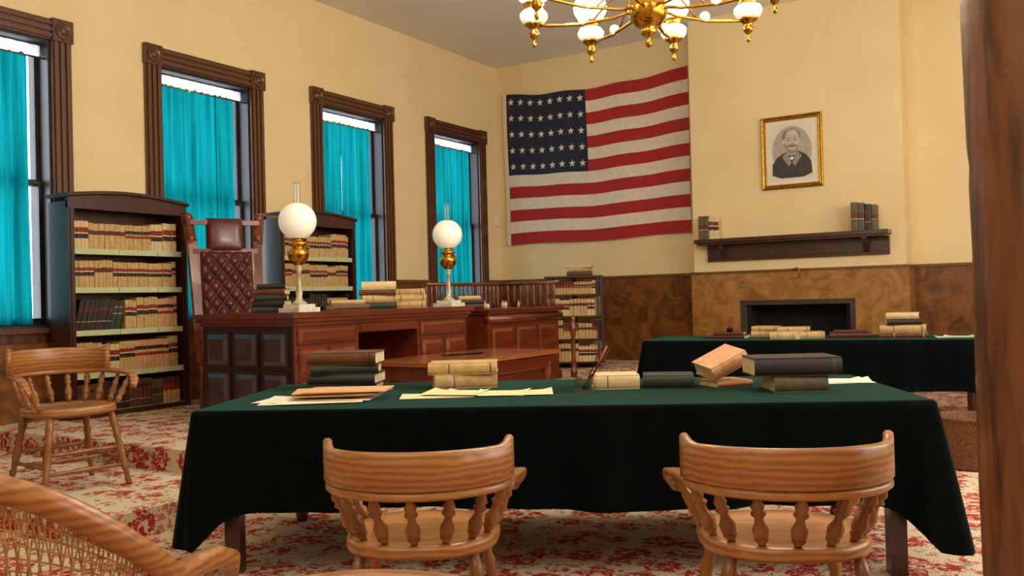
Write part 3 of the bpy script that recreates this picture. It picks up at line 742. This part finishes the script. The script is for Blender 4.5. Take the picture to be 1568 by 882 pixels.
paper('loose_papers',NT@T(.46,.34,ZT0),[(0,0,.46,.30,4),(-.05,.02,.42,.28,-8),(.05,-.03,.40,.27,10),(.12,.05,.36,.26,-3)],m_paper)
b=MB()
for k,(x,y,r) in enumerate(((0,0,6),(.03,.02,-4),(-.02,.03,12),(.05,.0,2))): 
    b.box((-.20,-.13,k*.006),(.20,.13,k*.006+.004),0,T(x,y,0)@RZ(r))
b.obj('manila_folder',[m_folder],NT@T(.56,.42,ZT0+.024))
book_stack('book_stack',NT@T(.46,.94,ZT0)@RZ(4),[(.36,.25,.03,'black',0,None),(.37,.26,.055,'green',-4,None),(.36,.25,.05,'green',5,None),(.37,.26,.065,'brown',-2,('brown','black'))])
paper('loose_papers',NT@T(1.22,.50,ZT0),[(-.18,-.03,.36,.22,8),(.05,.02,.42,.24,-5),(.2,.0,.36,.22,4),(-.1,.03,.3,.22,-12)],m_paper2)
book_stack('law_book_stack',NT@T(1.11,.90,ZT0)@RZ(8),[(.33,.22,.075,'tan',6,('purple','tan')),(.36,.24,.06,'tan',-4,('purple','red'))])
b=MB()
for (a,c) in (((-.055,-.055,0),(.055,.055,.015)),((-.055,-.055,.015),(-.047,.055,.08)),((.047,-.055,.015),(.055,.055,.08)),((-.047,-.055,.015),(.047,-.047,.08)),((-.047,.047,.015),(.047,.055,.08))): b.box(a,c,0)
b.lathe([(.018,.016),(.018,.03),(.01,.04)],3,n=12)
b.tube([(.0,0,.02),(.06,.02,.17),(.10,.03,.235)],[.003,.003,.002],1); b.tube([(.01,.0,.02),(.11,.03,.22)],[.003,.006],2); b.tube([(-.01,.0,.02),(.12,.02,.2)],[.003,.004],1)
b.obj('glass_inkwell',[m_glass,m_iron,m_pencil,m_black],NT@T(1.76,.54,ZT0))
mb=MB(); flat_book(mb,T(-.25,-.1,0)@RZ(3),.23,.22,.07,'cream','page',('black','cream')); flat_book(mb,T(-.005,-.09,0)@RZ(-4),.25,.22,.065,'green'); mb.obj('flat_books',BKL,NT@T(2.05,.72,ZT0))
mb=MB(); flat_book(mb,T(-.08,-.1,.0)@RZ(24),.2,.18,.03,'pink','page'); flat_book(mb,T(-.09,-.1,.031)@RZ(20)@RY(-24)@RX(8),.21,.19,.07,'pink','page'); mb.obj('leaning_book',BKL,NT@T(2.49,.72,ZT0))
mb=MB(); flat_book(mb,T(-.13,-.12,0)@RZ(6),.25,.22,.075,'olive'); flat_book(mb,T(-.22,-.13,.0755)@RZ(3),.40,.27,.085,'black','page',('black','brown')); mb.obj('large_law_book',BKL,NT@T(2.76,.48,ZT0))
paper('loose_papers',NT@T(3.02,.82,ZT0),[(0,0,.34,.22,6),(.03,.02,.3,.22,-10)],m_paper)

def ft(u,v): return FT@T(u,v,ZT0)
book_stack('book_stack',ft(.80,.45)@RZ(-6),[(.36,.26,.035,'maroon',0,None),(.3,.22,.03,'maroon',7,None)])
b=MB(); b.lathe([(.03,0),(.034,.035),(.024,.04)],0,n=16); b.tube([(0,0,.02),(-.05,.02,.19)],[.004,.006],1); b.tube([(0,0,.02),(.05,.02,.15)],[.004,.006],1); b.obj('pen_cup',[m_iron,m_pencil],ft(.80,.45)@T(0,0,.067))
book_stack('law_book_stack',ft(1.13,.72),[(.3,.2,.06,'tan',4,('red','black')),(.26,.2,.05,'tan',-6,('red','black'))])
mb=MB(); flat_book(mb,T(-.2,-.1,0)@RZ(-14),.26,.2,.07,'cream','page',('black','red')); flat_book(mb,T(.07,-.05,0)@RZ(12),.24,.2,.065,'tan','page',('black','red')); flat_book(mb,T(-.13,.0,.071)@RZ(4),.3,.18,.04,'tan','page',('black','red')); mb.obj('flat_books',BKL,ft(1.42,.32))
book_stack('closed_ledger',ft(1.95,.45),[(.38,.26,.05,'maroon',3,None),(.3,.2,.02,'maroon',8,None)])
book_stack('law_book_stack',ft(2.42,.42),[(.42,.26,.05,'brown',0,('tan','tan')),(.40,.24,.07,'tan',-3,('red','black')),(.3,.24,.06,'black',5,None),(.28,.2,.055,'cream',-4,None)])
paper('loose_papers',ft(2.86,.42),[(0,0,.34,.26,6),(.05,.02,.3,.24,-10)],m_paper)
mb=MB(); x=0
for w,h,k in ((.06,.30,OLV),(.07,.30,OLV),(.06,.29,LAW3),(.07,.28,LAW3)): std_book(mb,x,w-.002,h,.19,0,0,k); x+=w
mb.obj('mantel_books',BKL,T(3.46,YC-.235,ZM+.0)@RZ(8))
mb=MB(); x=0
for w,h,k in ((.075,.33,OLV),(.07,.32,OLV),(.075,.30,BLK),(.06,.29,OLV)): std_book(mb,x,w-.002,h,.19,0,0,k); x+=w
mb.obj('mantel_books',BKL,T(5.32,YC-.245,ZM+.0)@RZ(3))

# ---------------------------------------------------------------- captain chairs
def captain_chair(M,name='captains_chair'):
    b=MB(); ZR=.625
    n=40; out=[]
    for k in range(n):
        g=2*PI*k/n; c_,s_=math.cos(g),math.sin(g); e_=2.6
        out.append((.255*abs(c_)**(2/e_)*(1 if c_>0 else -1)*(1-.06*(1 if s_<0 else 0)*abs(s_)),.245*abs(s_)**(2/e_)*(1 if s_>0 else -1)))
    rings=[(.90,.405),(.985,.412),(1.0,.425),(1.0,.438),(.98,.450),(.92,.455),(.75,.447),(.45,.438),(.15,.437)]
    vs=[(x*r,y*r,z) for r,z in rings for x,y in out]; fs=[tuple(reversed(range(n)))]
    for r in range(len(rings)-1):
        for k in range(n): k2=(k+1)%n; fs.append((r*n+k,r*n+k2,(r+1)*n+k2,(r+1)*n+k))
    fs.append(tuple(range((len(rings)-1)*n,len(rings)*n)))
    b.add(vs,fs,0,True)
    ft_=[]
    for sx in (-1,1):
        for sy in (-1,1):
            p1=Vector((sx*.18,sy*.17,.41)); p0=Vector((sx*.25,sy*.24,0)); m_,l=seg(p0,p1)
            prof=[(.014,0),(.018,.03*l),(.014,.18*l),(.022,.24*l),(.015,.28*l),(.026,.5*l),(.017,.62*l),(.024,.68*l),(.016,.73*l),(.024,.85*l),(.016,l)]
            b.lathe(prof,1,m_,12); ft_.append((p0,p1))
    def on(i,t): return ft_[i][0].lerp(ft_[i][1],t)
    def stretch(p,q):
        m_,l=seg(p,q); b.lathe([(.008,0),(.012,.15*l),(.01,.3*l),(.019,.42*l),(.013,.46*l),(.018,.5*l),(.013,.54*l),(.019,.58*l),(.01,.7*l),(.012,.85*l),(.008,l)],1,m_,10)
    stretch(on(0,.36),on(1,.36)); stretch(on(2,.36),on(3,.36)); stretch(on(1,.52),on(3,.52)); stretch(on(1,.28),on(3,.28)); stretch(on(0,.5),on(2,.5)); 
    a_=on(0,.36).lerp(on(1,.36),.5); c_=on(2,.36).lerp(on(3,.36),.5); stretch(a_,c_)
    def bow(g): return Vector((.285*math.cos(g),-.06-.235*math.sin(g),0))
    path=[]
    arm=[(.30,.215,ZR-.085),(.318,.20,ZR-.045),(.322,.16,ZR-.018),(.312,.09,ZR-.006),(.296,.01,ZR-.002)]
    for p in arm: path.append(p)
    for k in range(0,25): q=bow(PI*k/24); path.append((q.x,q.y,ZR))
    for p in reversed(arm): path.append((-p[0],p[1],p[2]))
    ws=[.048]*len(path); ws[0]=.04; ws[-1]=.04
    b.ribbon(path,ws,(-.014,.012),0)
    cp=[];ch=[]
    for k in range(0,31):
        g=PI*(.03+.94*k/30); q=bow(g); t=abs(k/30*2-1)
        flare=1+.05*(t**3); h=.126-.010*t**2+(.026*max(0,(t-.8)/.2)**1.5)
        q=Vector((q.x*flare,q.y,0)); cp.append((q.x,q.y-.006,ZR+.011)); ch.append((0,h))
    b.ribbon(cp,[.03]*len(cp),ch,0)
    NS=7
    for k in range(NS):
        g=PI*(.08+.84*k/(NS-1)); q=bow(g); top=Vector((q.x,q.y,ZR-.01)); 
        bot=Vector((q.x*.78,(q.y+.02)*.78,.45)); m_,l=seg(bot,top)
        b.lathe([(.011,0),(.011,.06*l),(.021,.16*l),(.013,.2*l),(.022,.24*l),(.024,.36*l),(.014,.5*l),(.012,.6*l),(.022,.68*l),(.013,.73*l),(.020,.82*l),(.012,.92*l),(.010,l)],1,m_,12)
    for sx in (-1,1):
        for (tx,ty,bx,by) in ((.315,.15,.225,.15),(.30,.03,.235,.04)):
            m_,l=seg((sx*bx,by,.45),(sx*tx,ty,ZR-.022)); b.lathe([(.011,0),(.02,.2*l),(.012,.26*l),(.021,.36*l),(.012,.6*l),(.019,.7*l),(.012,.78*l),(.01,l)],1,m_,12)
    return b.obj(name,[m_oak,m_oakd],M)
captain_chair(T(5.52,2.40,0)@RZ(30)@SC(1.02,1.04,1)); captain_chair(T(6.60,2.90,0)@RZ(27)@SC(1.06,1.04,1.01))
captain_chair(T(2.24,3.12,.15)@RZ(-97)@SC(1,1,1.1))
captain_chair(T(6.54,.86,0)@RZ(176)@SC(.94,1,1.025))

m_cane=mat('cane_weave',(196,150,84),.6,c2=(150,104,50),scale=30)
def cane_chair(M):
    b=MB()
    n=36; out=[(.26*math.cos(2*PI*k/n),.25*math.sin(2*PI*k/n)) for k in range(n)]
    rings=[(.9,.405),(1,.415),(1,.44),(.95,.455),(.6,.45),(.1,.45)]
    vs=[(x*r,y*r,z) for r,z in rings for x,y in out]; fs=[tuple(reversed(range(n)))]
    for r in range(len(rings)-1):
        for k in range(n): k2=(k+1)%n; fs.append((r*n+k,r*n+k2,(r+1)*n+k2,(r+1)*n+k))
    fs.append(tuple(range((len(rings)-1)*n,len(rings)*n))); b.add(vs,fs,0,True)
    for sx in (-1,1):
        for sy in (-1,1):
            m_,l=seg((sx*.24,sy*.23,0),(sx*.17,sy*.16,.41)); b.lathe([(.018,0),(.024,.2*l),(.018,.3*l),(.028,.6*l),(.02,l)],1,m_,12)
    for (p,q) in (((-.22,-.21,.15),(-.22,.21,.15)),((.22,-.21,.15),(.22,.21,.15)),((-.22,.0,.15),(.22,0,.15))):
        m_,l=seg(p,q); b.lathe([(.01,0),(.016,.5*l),(.01,l)],1,m_,10)
    R=.31
    def bw(g,z,k=1): return Vector((R*k*math.cos(g),-.02-R*k*math.sin(g),z))
    top=[];low=[]
    for k in range(33):
        g=PI*(.0+1.0*k/32); s_=math.sin(g)
        top.append(bw(g,.61+.285*s_**1.2,1.03)); low.append(bw(g,.49,.86))
    arm=[Vector((.345,.26,.53)),Vector((.35,.235,.57)),Vector((.342,.17,.597)),Vector((.33,.08,.607))]
    path=arm+top+[Vector((-p.x,p.y,p.z)) for p in reversed(arm)]
    b.tube(path,[.02,.03]+[.029]*(len(path)-4)+[.03,.02],0,12)
    b.tube(low,.014,0,8)
    nst=48
    for k in range(nst+1):
        g=PI*k/nst; i=g/PI*32; a=int(min(i,31)); fr=i-a
        t_=top[a].lerp(top[min(a+1,32)],fr); l_=low[a].lerp(low[min(a+1,32)],fr); b.tube([l_,t_],.0022,2,4,cap=False)
        for sft in (-3,3):
            k2=k+sft
            if 0<=k2<=nst:
                i2=k2/nst*32; a2=int(min(i2,31)); t2=top[a2].lerp(top[min(a2+1,32)],i2-a2); b.tube([l_,l_.lerp(t2,.5),t2],.0018,2,4,cap=False)
    for z in range(1,14):
        b.tube([low[k].lerp(top[k],z/14) for k in range(33)],.0022,2,4,cap=False)
    for sx in (-1,1):
        m_,l=seg((sx*.22,.16,.44),(sx*.335,.2,.58)); b.lathe([(.014,0),(.022,.4*l),(.014,l)],1,m_,12)
    b.obj('cane_armchair',[m_oak,m_oakd,m_cane],M)
cane_chair(T(5.36,1.17,0)@RZ(30))

# ---------------------------------------------------------------- basket, post
b=MB(); prof=[(.0,.015),(.15,.015),(.155,.0),(.165,.02)]+[(.165+.05*t/10+(.004 if t%2 else -.002),.03+.30*t/10) for t in range(11)]+[(.222,.335),(.226,.35),(.215,.358),(.205,.345),(.16,.04),(.0,.035)]
b.lathe(prof,0,n=32); b.obj('wicker_basket',[m_wick],T(6.84,6.70,0))
b=MB(); n=48; vs=[];fs=[]; L_=90
for j in range(L_+1):
    z=CEIL*j/L_
    for k in range(n):
        g=2*PI*k/n; r=.17+.005*math.sin(3*g+z*2)+.003*math.sin(7*g+z*5)-(.004 if abs(z-1.56)<.03 else 0); vs.append((r*math.cos(g),r*math.sin(g),z))
for j in range(L_):
    for k in range(n): k2=(k+1)%n; fs.append((j*n+k,j*n+k2,(j+1)*n+k2,(j+1)*n+k))
b.add(vs,fs,0,True)
b.obj('wooden_post',[m_post],T(7.36,2.69,0))

# ---------------------------------------------------------------- chandelier
def chandelier(M,lit):
    b=MB()
    b.lathe([(0,-.22),(.012,-.21),(.022,-.19),(.01,-.17),(.014,-.155),(.04,-.14),(.05,-.12),(.035,-.105),(.07,-.09),(.105,-.05),(.118,0),(.11,.04),(.08,.08),(.05,.1),(.06,.12),(.06,.16),(.03,.18),(.02,.22),(.02,.5),(.035,.52),(.035,.56),(.018,.58),(.016,CEIL-2.90-.06),(.07,CEIL-2.90-.04),(.09,CEIL-2.90),(0,CEIL-2.90)],0,n=28)
    R=.72
    for k in range(8):
        g=math.radians(32+22.5+45*k); Rm=Matrix.Rotation(g,4,'Z')
        b.tube([(.05,0,.02),(.2,0,-.01),(.42,0,-.02),(.62,0,.0),(R,0,.02)],.010,0,8,Rm)
        b.tube([(.05,0,.14),(.14,0,.16),(.25,0,.08),(.34,0,-.01)],.006,0,6,Rm)
        b.sphere((.40,0,.005),.032,1,14,8,M=Rm)
        c=Rm@T(R,0,0)@T(0,0,-.02)
        b.lathe([(0,-.105),(.008,-.10),(.016,-.08),(.006,-.065),(.012,-.05),(.026,-.035),(.034,-.015),(.022,0),(.034,.02),(.056,.035),(.06,.045),(.03,.05)],0,c,16)
        b.lathe([(.04,.045),(.07,.055),(.085,.08),(.085,.105),(.07,.125),(.045,.135)],1,c,36,ribs=12,ra=.03)
        b.lathe([(.05,.133),(.06,.143),(.05,.153),(.066,.165),(.066,.175),(.03,.18)],0,c,18)
        b.lathe([(.05,.178),(.085,.198),(.105,.235),(.108,.27),(.095,.315),(.06,.35),(.055,.355)],2 if k in lit else 1,c,36,ribs=12,ra=.02)
        b.lathe([(.022,.33),(.02,.47),(.022,.475)],3,c,14)
    b.obj('chandelier',[m_brass,m_milk,m_lit,m_glass],M)
chandelier(T(5.37,4.84,2.90),(0,1,2,3,4,5,6,7))
for k in range(0,8,2):
    g=math.radians(32+22.5+45*k); l=bpy.data.lights.new('lamp_bulb','POINT'); l.energy=54; l.color=(1,.91,.75); l.shadow_soft_size=.1
    o=bpy.data.objects.new('chandelier_bulb_light',l); o.location=(5.37+.88*math.cos(g),4.84+.88*math.sin(g),3.17); bpy.context.collection.objects.link(o)

# ---------------------------------------------------------------- light
w=bpy.data.worlds.new('daylight'); sc.world=w; w.use_nodes=True
bg=w.node_tree.nodes['Background']; bg.inputs[0].default_value=(.88,.94,1.0,1); bg.inputs[1].default_value=6.0
def area(name,loc,rot,sx,sy,e,col):
    l=bpy.data.lights.new(name,'AREA'); l.shape='RECTANGLE'; l.size=sx; l.size_y=sy; l.energy=e; l.color=col
    o=bpy.data.objects.new(name,l); o.location=loc; o.rotation_euler=[math.radians(a) for a in rot]; bpy.context.collection.objects.link(o)
area('right_fill_light',(9.9,5.5,2.8),(0,90,0),2.4,7,230,(1,.95,.88))  # fill lamp added at the windowless right wall to light the room evenly
area('rear_fill_light',(6.0,-.5,4.7),(0,0,0),4,2.5,90,(1,.93,.82))  # unseen overhead fill added behind the camera
